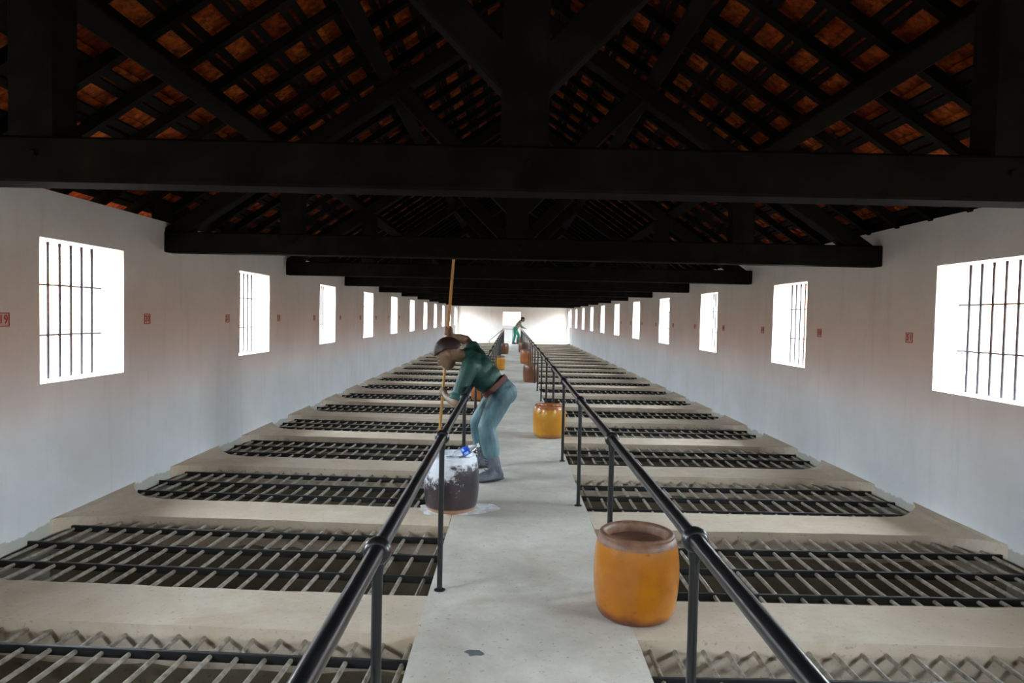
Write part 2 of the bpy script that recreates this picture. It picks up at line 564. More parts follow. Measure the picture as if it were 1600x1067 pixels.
# window grilles
vb = MB(); vb.tube([(0, 0, WIN_ZB - 0.02), (0, 0, WIN_ZT + 0.02)], 0.0105, 8)
VBAR = vb.mesh('bar', M['window_bar'], True)
hb = MB(); hb.obox((0, 0, 0), ((0, 1, 0), (1, 0, 0), (0, 0, 1)), (WIN_W / 2 + 0.02, 0.011, 0.006))
HBAR = hb.mesh('crossbar', M['window_bar'])
wn = 0
for side, s, wins in (('left', -1, WINS_L), ('right', 1, WINS_R)):
    for i, (a, b) in enumerate(wins):
        if i < 2:
            continue
        wn += 1
        w = empty('window_%d' % wn, (s * (HW + 0.215), (a + b) / 2, 0))
        tag(w, nth(i - 2, 'barred square window opening') + ' in the %s wall' % side, None, 'windows of the %s wall' % side, 'structure')
        for j in range(7):
            put('bar', VBAR, w, (0, (j - 3) * 0.147, 0))
        for z in (1.445, 1.845):
            put('crossbar', HBAR, w, (0, 0, z))

# ------------------------------------------------------------------ floor: raised walkway, cell dividers, cell floors
def jit(a):
    return (random.random() - 0.5) * 2 * a

def slab_top(mb, x0, x1, y0, y1, z_fn, zb, nx, ny, j=0.004, xs=None):
    """block with a slightly uneven top and edges"""
    xs = xs or [x0 + (x1 - x0) * i / nx for i in range(nx + 1)]
    nx = len(xs) - 1
    ys = [y0 + (y1 - y0) * i / ny for i in range(ny + 1)]
    idx, vs, fs = {}, [], []
    for i, x in enumerate(xs):
        for k, y in enumerate(ys):
            ex = jit(j) if i in (0, nx) else 0
            ey = jit(j) if k in (0, ny) else 0
            idx[i, k] = len(vs)
            vs.append((x + ex, y + ey, z_fn(x, y) + jit(j * 0.4)))
    for i in range(nx):
        for k in range(ny):
            fs.append((idx[i, k], idx[i + 1, k], idx[i + 1, k + 1], idx[i, k + 1]))
    rim = [(i, 0) for i in range(nx + 1)] + [(nx, k) for k in range(1, ny + 1)] + [(i, ny) for i in range(nx - 1, -1, -1)] + [(0, k) for k in range(ny - 1, 0, -1)]
    lip, base = {}, {}
    for q in rim:                          # upper band keeps the top's finish; dirty cell plaster below, pit shade painted in
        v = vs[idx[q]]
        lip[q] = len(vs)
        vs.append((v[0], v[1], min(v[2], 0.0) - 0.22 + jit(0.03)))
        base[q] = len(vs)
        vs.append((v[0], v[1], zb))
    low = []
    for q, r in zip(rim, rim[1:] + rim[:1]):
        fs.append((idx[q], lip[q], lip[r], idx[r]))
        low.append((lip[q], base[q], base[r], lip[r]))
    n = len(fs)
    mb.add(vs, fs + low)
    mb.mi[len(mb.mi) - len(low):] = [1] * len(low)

mb = MB()
slab_top(mb, -EDGE, EDGE, Y0, Y1, lambda x, y: 0.0, PIT, 6, 120, 0.004)
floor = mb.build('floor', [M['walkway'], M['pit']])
tag(floor, 'raised bare concrete walkway down the middle of the hall', None, None, 'structure')

def flare(d):                              # the dividers spread in rounded corners where they meet the side wall
    u = max(0.0, min(1.0, (0.52 - d) / 0.52))
    return 0.42 * (1 - math.sqrt(1 - u * u * 0.985))

KS = range(-2, 21)
YC = lambda k: CELL_0 + k * CELL_P
for s in (-1, 1):
    for k in list(KS) + [21]:
        y0, y1 = YC(k) - (CELL_P - CELL_W), YC(k)
        if k == -2: y0 = Y0
        if k == 21: y1 = Y1
        mb = MB()
        a, b = (EDGE, HW) if s > 0 else (-HW, -EDGE)
        sk = 0.05 if s < 0 else 0.0
        ds = [0.0, 0.01, 0.03, 0.06, 0.10, 0.15, 0.21, 0.28, 0.36, 0.45, 0.54] + [0.54 + (HW - EDGE - 0.54) * q / 14 for q in range(1, 15)]
        xs = sorted(s * (HW - q) for q in ds)
        slab_top(mb, a, b, y0, y1, lambda x, y: -0.002 + 0.05 * max(0.0, (0.30 - HW + abs(x)) / 0.30) ** 1.5, PIT, 0, 3 if k not in (-2, 21) else 8, 0.006 if k < 6 else 0.003, xs)
        ym, yh = (y0 + y1) / 2, (y1 - y0) / 2
        mb.v = [(x, y + sk * (abs(x) - EDGE) + (flare(HW - abs(x)) * max(-1, min(1, (y - ym) / yh)) if k not in (-2, 21) else 0), z) for x, y, z in mb.v]
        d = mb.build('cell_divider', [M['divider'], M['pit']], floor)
    mb = MB()
    a, b = (EDGE - 0.1, HW) if s > 0 else (-HW, -EDGE + 0.1)
    mb.box(a, b, Y0, Y1, PIT - 0.1, PIT + 0.02)
    c0 = HW - 0.95
    for k in KS:                           # low sleeping ledges against the side wall in the cells
        if s > 0: mb.box(c0, HW, YC(k), YC(k) + CELL_W, PIT, PIT + 0.45)
        else: mb.box(-HW, -c0, YC(k), YC(k) + CELL_W, PIT, PIT + 0.45)
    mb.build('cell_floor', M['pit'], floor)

# ------------------------------------------------------------------ gratings over the cells
N_ROD = 22
rb = MB()
L = CELL_W + 0.06
rb.tube([(0, -L / 2, 0), (0.002, -L * 0.17, 0.002), (-0.002, L * 0.17, -0.001), (0, L / 2, 0)], 0.0125, 8)
ROD = rb.mesh('rod', M['rod'], True)
bb = MB()
BL = HW - EDGE + 0.03
bb.obox((0, 0, 0), ((1, 0, 0), (0, 1, 0), (0, 0, 1)), (BL / 2, 0.010, 0.024), 0.003)
BAR = bb.mesh('flat_bar', M['flat_bar'])
XM = (HW + EDGE) / 2
for s, side in ((-1, 'left'), (1, 'right')):
    fr = (0.30, 0.58, 0.86) if s < 0 else (0.165, 0.476, 0.77)
    sk = 0.05 if s < 0 else 0.0
    for i, k in enumerate(range(-1, 21)):
        yc = YC(k) + CELL_W / 2
        root = empty('cell_grate', (s * XM, yc + sk * (XM - EDGE), -0.062))
        root.rotation_euler = (0, 0, -sk)
        tag(root, 'iron rod grating over the %s %s-hand cell' % (ORD[i], side) + (' counted from the near end' if i else ' at the bottom edge'), 'grating', 'gratings over the %s cells' % side)
        xs = [((j + 0.5) / N_ROD - 0.5) * (HW - EDGE) + jit(0.008) for j in range(N_ROD)]
        ys = [CELL_W * (f - 0.5) + jit(0.01) for f in fr]
        if i < 7:
            for x in xs:
                r = put('rod', ROD, root, (x, 0, jit(0.003)))
                r.rotation_euler = (0, jit(3), jit(0.006))
            for y in ys:
                put('flat_bar', BAR, root, (0, y, 0.0))
        else:
            mb = MB()
            for x in xs: mb.tube([(x, -L / 2, 0), (x, L / 2, 0)], 0.0125, 6)
            mb.build('rod', M['rod'], root, True)
            mb = MB()
            for y in ys: mb.obox((0, y, 0), ((1, 0, 0), (0, 1, 0), (0, 0, 1)), (BL / 2, 0.010, 0.024))
            mb.build('flat_bar', M['flat_bar'], root)

# ------------------------------------------------------------------ roof
def rp(s, t, y, h=0.0):
    return Vector((XC + s * (RC * t + RS * h), y, RZ - RS * t + RC * h))
def rax(s):
    return Vector((s * RC, 0, -RS)), Vector((0, 1, 0)), Vector((s * RS, 0, RC))   # down the slope, along the hall, outwards

roof = empty('roof')
tag(roof, 'open clay tile roof on dark rafters and battens seen from below', None, None, 'structure')
YA, YB = Y0 - 0.6, Y1 + 0.6
# tiles
GAUGE, TW, TLEN = 0.327, 0.205, 0.405
def tile_profile():
    hw = TW / 2 + 0.011
    pts = [(-hw, 0.012), (-hw + 0.02, 0.012), (-hw + 0.032, 0.0), (-0.02, 0.0), (-0.012, -0.007), (0.012, -0.007), (0.02, 0.0), (hw - 0.012, 0.0), (hw, 0.0)]
    return pts
def tile_verts():
    pr = tile_profile()
    lo = [(y, z) for y, z in pr]
    hi = [(y, z + 0.014) for y, z in reversed(pr)]
    ring = lo + hi
    vs = []
    for x, dz in ((-0.035, 0.0), (TLEN - 0.035, 0.026)):
        vs += [(x, y, z + dz) for y, z in ring]
    n = len(ring)
    fs = [(i, (i + 1) % n, n + (i + 1) % n, n + i) for i in range(n)]
    fs += [tuple(range(n - 1, -1, -1)), tuple(range(n, 2 * n))]
    return np.array(vs), fs
TV, TF = tile_verts()
tmb = MB(); tmb.add([tuple(v) for v in TV], TF)
TILE = tmb.mesh('tile', M['tile'])
T0 = 3.425 % GAUGE - 0.045                 # each tile hangs on the lower batten of a pair
rows = int((T_END - T0 - TLEN) / GAUGE) + 2
cols = int((YB - YA) / TW)
cand = []
for s in (-1, 1):
    for i in range(-1, rows):
        for j in range(cols):
            t = T0 + i * GAUGE
            y = YA + (j + 0.5) * TW
            cand.append((s, t, y, jit(0.006), jit(0.004), jit(0.02)))
def tile_share(c):                          # how large a tile shows in the photograph
    s, t, y, *_ = c
    if y < 3.7 or y > 9 or t < 0.1: return 0.0
    p = rp(s, t + GAUGE / 2, y) - CAM
    d = p.dot(fw)
    u, v = 800 + FPX * p.dot(rt) / d, 533.5 - FPX * p.dot(up) / d
    if not (0 < u < 1600 and 0 < v < 232): return 0.0
    return 1.0 / d ** 2 * abs(p.normalized().dot(rax(s)[2]))
order = sorted(range(len(cand)), key=lambda q: -tile_share(cand[q]))
single = set(q for q in order[:300] if tile_share(cand[q]) > 0)
VS, FS = [], []
nv = len(TV)
vs_all = []
off = 0
for q, (s, t, y, dt, dh, rz) in enumerate(cand):
    a, b, n = rax(s)
    o = rp(s, t + dt, y, dh + 0.004)
    R = np.array((a, b, n)).T
    if q in single:
        ob = put('tile', TILE, roof)
        ob.matrix_local = Matrix(((a.x, b.x, n.x, o.x), (a.y, b.y, n.y, o.y), (a.z, b.z, n.z, o.z), (0, 0, 0, 1))) @ Matrix.Rotation(rz, 4, 'Z')
    else:
        vs_all.append(TV @ R.T + np.array(o))
        FS += [tuple(i + off for i in f) for f in TF]
        off += nv
me = bpy.data.meshes.new('tile_field')
me.from_pydata(np.concatenate(vs_all).tolist(), [], FS)
me.materials.append(M['tile'])
tag(put('tile_field', me, roof), None, None, None, 'stuff')
# ridge tiles (half-round caps)
mb = MB()
nr = int((YB - YA) / 0.4)
arc = [(math.cos(a), math.sin(a)) for a in [math.pi * i / 8 for i in range(9)]]
for i in range(nr):
    y0, y1 = YA + i * 0.4, YA + i * 0.4 + 0.44
    vs = []
    for y, rr in ((y0, 0.15), (y1, 0.165)):
        for k in (0, 0.016):
            vs += [(XC + c * (rr + k), y, RZ - 0.05 + d * (rr + k)) for c, d in arc]
    fs = []
    for k in range(8):
        fs.append((k, k + 1, 18 + k + 1, 18 + k)); fs.append((9 + k + 1, 9 + k, 27 + k, 27 + k + 1))
        fs.append((k + 1, k, 9 + k, 9 + k + 1)); fs.append((18 + k, 18 + k + 1, 27 + k + 1, 27 + k))
    mb.add(vs, fs)
tag(mb.build('ridge_tile', M['tile'], roof), None, None, None, 'stuff')
# battens in pairs, rafters, purlins
for s in (-1, 1):
    a, b, n = rax(s)
    for base in (3.425, 3.516):
        t = base % GAUGE
        while t < T_END - 0.02:
            mb = MB()
            mb.obox(rp(s, t, (YA + YB) / 2, -0.015), (b, a, n), ((YB - YA) / 2, 0.031, 0.015))
            mb.build('batten', M['wood'], roof)
            t += GAUGE
    rm = MB()
    rm.obox((0, 0, 0), (a, b, n), ((T_END - 0.05) / 2, 0.035, 0.040))
    RAFTER = rm.mesh('rafter', M['wood'])
    y = 4.63 + 0.035
    y -= 0.54 * int((y - YA) / 0.54)
    while y < YB:
        put('rafter', RAFTER, roof, rp(s, (T_END - 0.05) / 2, y, -0.07))
        y += 0.54
    for t in (1.756, 3.065):
        mb = MB(); mb.obox(rp(s, t, (YA + YB) / 2, -0.19), (b, a, n), ((YB - YA) / 2, 0.075, 0.080), 0.01)
        mb.build('purlin', M['wood'], roof)
mb = MB(); mb.obox((XC, (YA + YB) / 2, RZ - 0.30), ((0, 1, 0), (1, 0, 0), (0, 0, 1)), ((YB - YA) / 2, 0.05, 0.12), 0.008)
mb.build('ridge_beam', M['wood'], roof)
# boards closing the eaves above the walls; a few bays on the left are open and let daylight onto the tiles outside
def eaves(s, y0, y1, top):
    x0, x1 = HW + 0.03, HW + 0.06
    z1 = RZ - 0.675 * (HW + 0.045 - s * XC) - 0.012
    mb = MB()
    mb.box(*( (x0, x1) if s > 0 else (-x1, -x0)), y0, y1, top - 0.02, z1)
    mb.build('eaves_board', M['wood'], roof)
eaves(1, YA, YB, WALL_TOP_R)
open_ = [(5.25, 6.95), (7.7, 8.6)]
y = YA
for a0, b0 in open_:
    eaves(-1, y, a0, WALL_TOP_L); y = b0
eaves(-1, y, YB, WALL_TOP_L)

# trusses
TIE_Z0, TIE_Z1 = 2.243, 2.452
def make_truss():
    root = empty('roof_truss', (XC, 0, 0))
    yw = 0.10
    mb = MB(); mb.obox((-XC, 0, (TIE_Z0 + TIE_Z1) / 2), ((1, 0, 0), (0, 1, 0), (0, 0, 1)), (HW + 0.12, yw, (TIE_Z1 - TIE_Z0) / 2), 0.012)
    tie = mb.build('tie_beam', M['wood'], root)
    low = lambda x: RZ - 0.43 / RC - 0.675 * abs(x)
    mb = MB(); mb.obox((0, 0, (TIE_Z1 + 4.66) / 2), ((0, 0, 1), (1, 0, 0), (0, 1, 0)), ((4.66 - TIE_Z1) / 2, 0.11, 0.09), 0.01)
    mb.build('king_post', M['wood'], root)
    for s in (-1, 1):
        zt = low(2.27) + 0.05
        mb = MB(); mb.obox((s * 2.27, 0, (TIE_Z1 + zt) / 2), ((0, 0, 1), (1, 0, 0), (0, 1, 0)), ((zt - TIE_Z1) / 2, 0.11, 0.09), 0.01)
        mb.build('queen_post', M['wood'], root)
        a, b, n = rax(s)
        t0, t1 = 0.10, 4.62
        c = rp(s, (t0 + t1) / 2, 0, -0.35) - Vector((XC, 0, 0))
        mb = MB(); mb.obox(c, (a, b, n), ((t1 - t0) / 2, 0.085, 0.08), 0.012)
        mb.build('principal_rafter', M['wood'], root)
        p0, p1 = Vector((s * 0.06, 0, 2.66)), Vector((s * 1.27, 0, 3.87))
        d = (p1 - p0).normalized()
        nn = Vector((-d.z * s, 0, d.x * s))
        c = (p0 + p1) / 2 + nn * 0.085
        mb = MB(); mb.obox(c, (d, Vector((0, 1, 0)), nn), ((p1 - p0).length / 2, 0.075, 0.085), 0.012)
        mb.build('strut', M['wood'], root)
    mb = MB()
    mb.lathe([(0.0, -0.01), (0.018, -0.01), (0.018, 0.006), (0.012, 0.012), (0.0, 0.012)], 8)
    for x in (0.02, -2.25, 2.25):
        q = mb.mesh('bolt', M['flat_bar'])
        q.materials[0] = M['wood']
        bo = put('bolt', q, tie, (x, -yw - 0.002, 2.37)); bo.rotation_euler = (math.radians(90), 0, 0)
    return root
def copy_tree(o, parent=None):
    c = o.copy(); COL.objects.link(c); c.parent = parent
    for ch in list(o.children):
        copy_tree(ch, c)
    return c
truss = make_truss()
for i in range(11):
    o = truss if i == 0 else copy_tree(truss)
    o.location = (XC, 3.36 + i * WIN_P, 0)
    tag(o, 'dark timber king-post roof truss, ' + nth(i, 'one'), 'roof truss', 'roof trusses along the hall')

# ------------------------------------------------------------------ railings
RX, RAIL_Z = 0.515, 0.932
pm = MB(); pm.tube([(0, 0, 0.0), (0, 0, RAIL_Z - 0.01)], 0.0165, 12)
pm.lathe([(0.034, 0.0), (0.034, 0.006), (0.020, 0.012)], 12)
POST = pm.mesh('post', M['iron'], True)
cm = MB()
pr = []
for i in range(13):
    a = -math.pi / 2 + math.pi * i / 12
    pr.append((0.0305 + 0.0145 * math.cos(a), 0.026 * math.sin(a)))
cm.lathe(pr + [(0.0275, 0.026), (0.0275, -0.026)], 20)
cm.v = [(x, z, y) for x, y, z in cm.v]     # collar axis along the rail
cm.tube([(0, 0, -0.075), (0, 0, -0.03)], [0.0185, 0.024], 12)
COLLAR = cm.mesh('collar', M['iron'], True)
R_END = 43.6
for s, side, POST0, POST_P in ((-1, 'left', 2.16, 2.055), (1, 'right', 2.33, 1.935)):
    root = empty('railing', (s * RX, POST0, 0))
    tag(root, 'black iron pipe railing along the %s edge of the walkway' % side, 'railing')
    mb = MB(); mb.tube([(0, -2.2, RAIL_Z), (0, 8, RAIL_Z + 0.004), (0, 20, RAIL_Z), (0, R_END - POST0, RAIL_Z)], 0.0265, 16)
    mb.build('handrail', M['iron'], root, True)
    k = 0
    while POST0 + k * POST_P < R_END:
        p = put('post', POST, root, (0, k * POST_P, 0))
        put('collar', COLLAR, p, (0, 0, RAIL_Z))
        k += 1
# stair rail and closing bar at the far end of the left railing
root = empty('stair_rail', (-RX, R_END, 0))
tag(root, 'thin sloping stair handrail at the far end of the left railing', 'railing')
mb = MB(); mb.tube([(0, 0, 0.93), (-0.95, 0.25, 0.12)], 0.02, 10); mb.build('handrail', M['iron'], root, True)
mb = MB(); mb.tube([(-0.93, 0.245, 0.0), (-0.93, 0.245, 0.15)], 0.016, 10); mb.build('post', M['iron'], root, True)
root = empty('end_bar', (0, R_END, 0))
tag(root, 'thin iron bar closing the walkway between the far railing ends', 'railing')
mb = MB(); mb.tube([(-RX, 0, 0.90), (0.0, 0.0, 0.90)], 0.012, 8); mb.build('handrail', M['iron'], root, True)
mb = MB(); mb.tube([(0, 0, 0), (0, 0, 0.91)], 0.012, 8); mb.build('post', M['iron'], root, True)

# ------------------------------------------------------------------ jars
def jar(name, loc, H, Rm, glz, label, rim=None, fill=None, rz=0.0, lip=0.885):
    rb_, rt_ = Rm * 0.855, Rm * lip
    root = empty(name, loc)
    root.rotation_euler = (0, 0, rz)
    tag(root, label, 'jar', 'glazed jars along the walkway')
    prof = [(0.0, 0.0), (rb_ * 0.94, 0.0), (rb_, 0.008)]
    N = 16
    for i in range(1, N + 1):
        u = i / N
        z = 0.008 + (H - 0.065) * u
        w = math.sin(math.pi * min(1, max(0, (u * 0.92 + 0.05)))) ** 0.62
        base = rb_ + (rt_ + 0.03 * Rm - rb_) * u
        prof.append((base + (Rm - max(rb_, rt_)) * w * 1.0, z))
    r_sh = prof[-1][0]
    mb = MB(); mb.lathe(prof + [(rt_ * 0.90, H - 0.052)], 44, 0, 0.006)
    inner = [(rt_ * 0.90, H - 0.052), (rt_ * 0.84, H - 0.06), (Rm * 0.9, H * 0.6), (Rm * 0.88, H * 0.4), (rb_ * 0.9, 0.03), (0.001, 0.025)]
    nf = len(mb.f); mb.lathe(inner, 44, 1, 0.006); mb.f.pop(); mb.mi.pop()
    mb.build('body', [glz, M['jar_dark_inside']], root, True)
    lp = [(rt_ * 0.84, H - 0.060), (r_sh * 0.995, H - 0.0575), (r_sh * 0.985, H - 0.040), (r_sh * 0.945, H - 0.028), (r_sh * 0.925, H - 0.022), (r_sh * 0.935, H - 0.008), (r_sh * 0.90, H - 0.001), (r_sh * 0.86, H), (r_sh * 0.80, H - 0.006), (r_sh * 0.765, H - 0.022), (r_sh * 0.78, H - 0.062), (rt_ * 0.84, H - 0.060)]
    mb = MB(); mb.lathe(lp, 44, 0, 0.006)
    mb.build('rim', rim or M['jar_rim'], root, True)
    return root
jar('glazed_jar', (0.622, 3.945, 0), 0.470, 0.238, M['jar_orange'], 'large orange glazed jar nearest the camera beside the right railing')
jar('glazed_jar', (0.45, 9.81, 0), 0.45, 0.232, M['jar_yellow'], 'amber glazed jar with a reddish rim standing further along the right railing', M['jar_red'], None, 1.3)
lj = jar('lime_jar', (-0.60, 6.03, 0), 0.475, 0.236, M['jar_lime'], 'dark jar streaked with white lime, holding a plastic bottle, left of the walkway', M['lime'], None, 2.0 * 0)
jar('glazed_jar', (-0.66, 13.9, 0), 0.46, 0.22, M['jar_red'], 'reddish jar half hidden behind the bending man on the left edge', None, None, 0.4)
jar('glazed_jar', (0.43, 18.08, 0), 0.47, 0.21, M['jar_brown'], 'brown glazed jar by the right railing, third along from the near end', None, None, 2.4)
jar('glazed_jar', (-0.43, 22.0, 0), 0.44, 0.17, M['jar_yellow'], 'slim amber jar standing against the left railing', None, None, 0.9)
jar('glazed_jar', (0.46, 25.25, 0), 0.50, 0.22, M['jar_red'], 'reddish-orange jar, fourth along the right railing', None, None, 3.0)
jar('glazed_jar', (-0.40, 31.4, 0), 0.48, 0.22, M['jar_brown'], 'small dark brown jar furthest along the left railing', None, None, 1.7)
jar('glazed_jar', (0.48, 32.95, 0), 0.48, 0.22, M['jar_brown'], 'dull brown jar, fifth along the right railing', None, None, 0.2)
jar('glazed_jar', (0.44, 43.43, 0), 0.45, 0.20, M['jar_red'], 'tiny orange jar at the feet of the far man', None, None, 0.2)

# lime heaped in the dark jar, and spilt round its foot
mb = MB()
nr_, na = 8, 30
vs = [(0, 0, 0.040)]
for i in range(1, nr_ + 1):
    for k in range(na):
        a = 2 * math.pi * k / na
        r = 0.180 * i / nr_
        vs.append((r * math.cos(a), r * math.sin(a), 0.040 * (1 - (i / nr_) ** 2) + 0.012 * math.sin(3 * a + i) * math.sin(math.pi * i / nr_) + 0.006 * math.sin(7 * a - 2 * i)))
fs = [(0, 1 + k, 1 + (k + 1) % na) for k in range(na)]
for i in range(nr_ - 1):
    for k in range(na):
        k2 = (k + 1) % na
        fs.append((1 + i * na + k, 1 + (i + 1) * na + k, 1 + (i + 1) * na + k2, 1 + i * na + k2))
mb.add(vs, fs)
tag(mb.build('lime_heap', M['lime'], None, True, (-0.60, 6.03, 0.418)), 'white lime powder heaped inside the dark jar', 'lime powder', None, 'stuff')
mb = MB()
na = 60
vs = [(0, 0, 0.004)]
for i in (1, 2):
    for k in range(na):
        a = 2 * math.pi * k / na
        r = 0.27 + 0.035 * math.sin(2 * a + 0.7) + 0.02 * math.sin(5 * a) + 0.014 * math.sin(11 * a + 2) + (0.10 * max(0, math.cos(a)) ** 4)
        rr = 0.18 if i == 1 else r
        vs.append((rr * math.cos(a), rr * 0.85 * math.sin(a), 0.005 if i == 1 else -0.001))
fs = [(0, 1 + k, 1 + (k + 1) % na) for k in range(na)] + [(1 + k, 1 + na + k, 1 + na + (k + 1) % na, 1 + (k + 1) % na) for k in range(na)]
mb.add(vs, fs)
tag(mb.build('lime_spill', M['spill'], None, True, (-0.58, 6.03, 0.002)), 'white lime spilt on the floor round the dark jar', 'lime powder', None, 'stuff')

# plastic bottle lying across the lime
root = empty('plastic_bottle', (-0.575, 5.96, 0.470))
root.rotation_euler = (0, math.radians(66), math.radians(8))
root.scale = (1.15, 1.15, 1.15)
tag(root, 'clear plastic water bottle with a blue label in the dark jar', 'bottle')
mb = MB()
mb.lathe([(0.0, 0.0), (0.024, 0.0), (0.030, 0.008), (0.031, 0.05), (0.0295, 0.06), (0.031, 0.07), (0.031, 0.125), (0.027, 0.145), (0.016, 0.168), (0.0125, 0.176), (0.0125, 0.19), (0.0, 0.19)], 24)
mb.build('body', M['plastic'], root, True)
mb = MB(); mb.lathe([(0.0316, 0.062), (0.0320, 0.064), (0.0320, 0.118), (0.0316, 0.120)], 28)
mb.f = [f for f in mb.f if len(f) == 4]; mb.mi = [0] * len(mb.f)
lab = mb.build('label', M['label_blue'], root, True)
mb = MB()
for a0, a1, z0, z1 in ((-2.6, -1.9, 0.068, 0.084), (-1.5, -0.9, 0.076, 0.108), (0.2, 1.0, 0.07, 0.1)):
    vs, fs = [], []
    for i in range(7):
        a = a0 + (a1 - a0) * i / 6
        vs += [(0.0324 * math.cos(a), 0.0324 * math.sin(a), z0), (0.0324 * math.cos(a), 0.0324 * math.sin(a), z1)]
    fs = [(2 * i, 2 * i + 2, 2 * i + 3, 2 * i + 1) for i in range(6)]
    mb.add(vs, fs)
mb.build('label_print', M['label_pale'], lab)
mb = MB(); mb.lathe([(0.0, 0.204), (0.0145, 0.204), (0.0145, 0.186), (0.0, 0.186)], 18); mb.build('cap', M['cap_white'], root, True)

# ------------------------------------------------------------------ number signs painted on the walls
def number_mesh(txt):
    cu = bpy.data.curves.new('digits', 'FONT')
    cu.body = txt; cu.size = 0.082; cu.align_x = 'CENTER'; cu.align_y = 'CENTER'; cu.extrude = 0.0006; cu.offset = 0.0016
    cu.space_character = 1.15
    o = bpy.data.objects.new('digits', cu); COL.objects.link(o)
    me = bpy.data.meshes.new_from_object(o.evaluated_get(bpy.context.evaluated_depsgraph_get()))
    bpy.data.objects.remove(o); bpy.data.curves.remove(cu)
    me.materials.clear(); me.materials.append(M['red'])
    return me
fm = MB()
PW, PH, PT = 0.056, 0.048, 0.006
fm.box(-PW, PW, PH - PT, PH, 0, 0.003); fm.box(-PW, PW, -PH, -PH + PT, 0, 0.003)
fm.box(-PW, -PW + PT, -PH, PH, 0, 0.003); fm.box(PW - PT, PW, -PH, PH, 0, 0.003)
FRAME = fm.mesh('frame', M['red'])
bm_ = MB(); bm_.box(-PW + 0.001, PW - 0.001, -PH + 0.001, PH - 0.001, -0.004, 0.001)
BACKP = bm_.mesh('panel', M['plate'])
for side, s, ys, n0, dn, z in (('left', -1, 4.84, 19, 1, 1.575), ('right', 1, 6.55, 51, -1, 1.545)):
    for i in range(10):
        y = ys + i * CELL_P
        root = empty('number_sign', (s * (HW - 0.001), y, z))
        root.rotation_euler = (math.radians(90), 0, math.radians(90) * (-s))
        wi, wh = (i // 2, 'before' if i % 2 == 0 else 'beyond') if s < 0 else ((i + 1) // 2, 'beyond' if i % 2 == 0 else 'before')
        tag(root, 'small red boxed number just %s the %s barred window of the %s wall' % (wh, ORD[wi], side), 'number sign', 'cell numbers on the %s wall' % side)
        put('panel', BACKP, root); put('frame', FRAME, root, (0, 0, 0.001))
        put('digits', number_mesh(str(n0 + dn * i)), root, (0, 0, 0.002))

# ------------------------------------------------------------------ people
def grip(mb, P, axis, toward, rp_, scale=1.0, flip=1):
    """a fist closed round a pole: four curled fingers of different lengths, a thumb the other way round, palm on the wrist side"""
    P, axis, toward = Vector(P), Vector(axis).normalized(), Vector(toward)
    e1 = (toward - axis * toward.dot(axis)).normalized()       # from pole to palm/wrist
    e2 = axis.cross(e1) * flip
    R = rp_ + 0.009 * scale
    for j, (ln, r) in enumerate(((3.6, 0.0088), (4.0, 0.0092), (3.8, 0.0090), (3.2, 0.0078))):
        z = (1.5 - j) * 0.0205 * scale
        pts = []
        for i in range(7):
            a = 0.35 + ln * i / 6
            rr = R + (0.006 * scale if i < 2 else 0)
            pts.append(P + axis * z + e1 * (rr * math.cos(a)) + e2 * (rr * math.sin(a)))
        mb.chain([(p, r * scale * (1 - 0.04 * i)) for i, p in enumerate(pts)], 8)
    pts = []
    for i in range(5):
        a = -0.3 - 2.2 * i / 4
        pts.append(P + axis * (0.036 + 0.004 * i) * scale + e1 * (R * 1.08 * math.cos(a)) + e2 * (R * 1.08 * math.sin(a)))
    mb.chain([(p, (0.0115 - 0.0007 * i) * scale) for i, p in enumerate(pts)], 8)
    mb.ball(P + e1 * (R + 0.016 * scale), (0.017 * scale, 0.030 * scale, 0.044 * scale), (e1, e2, axis), 12, 8)

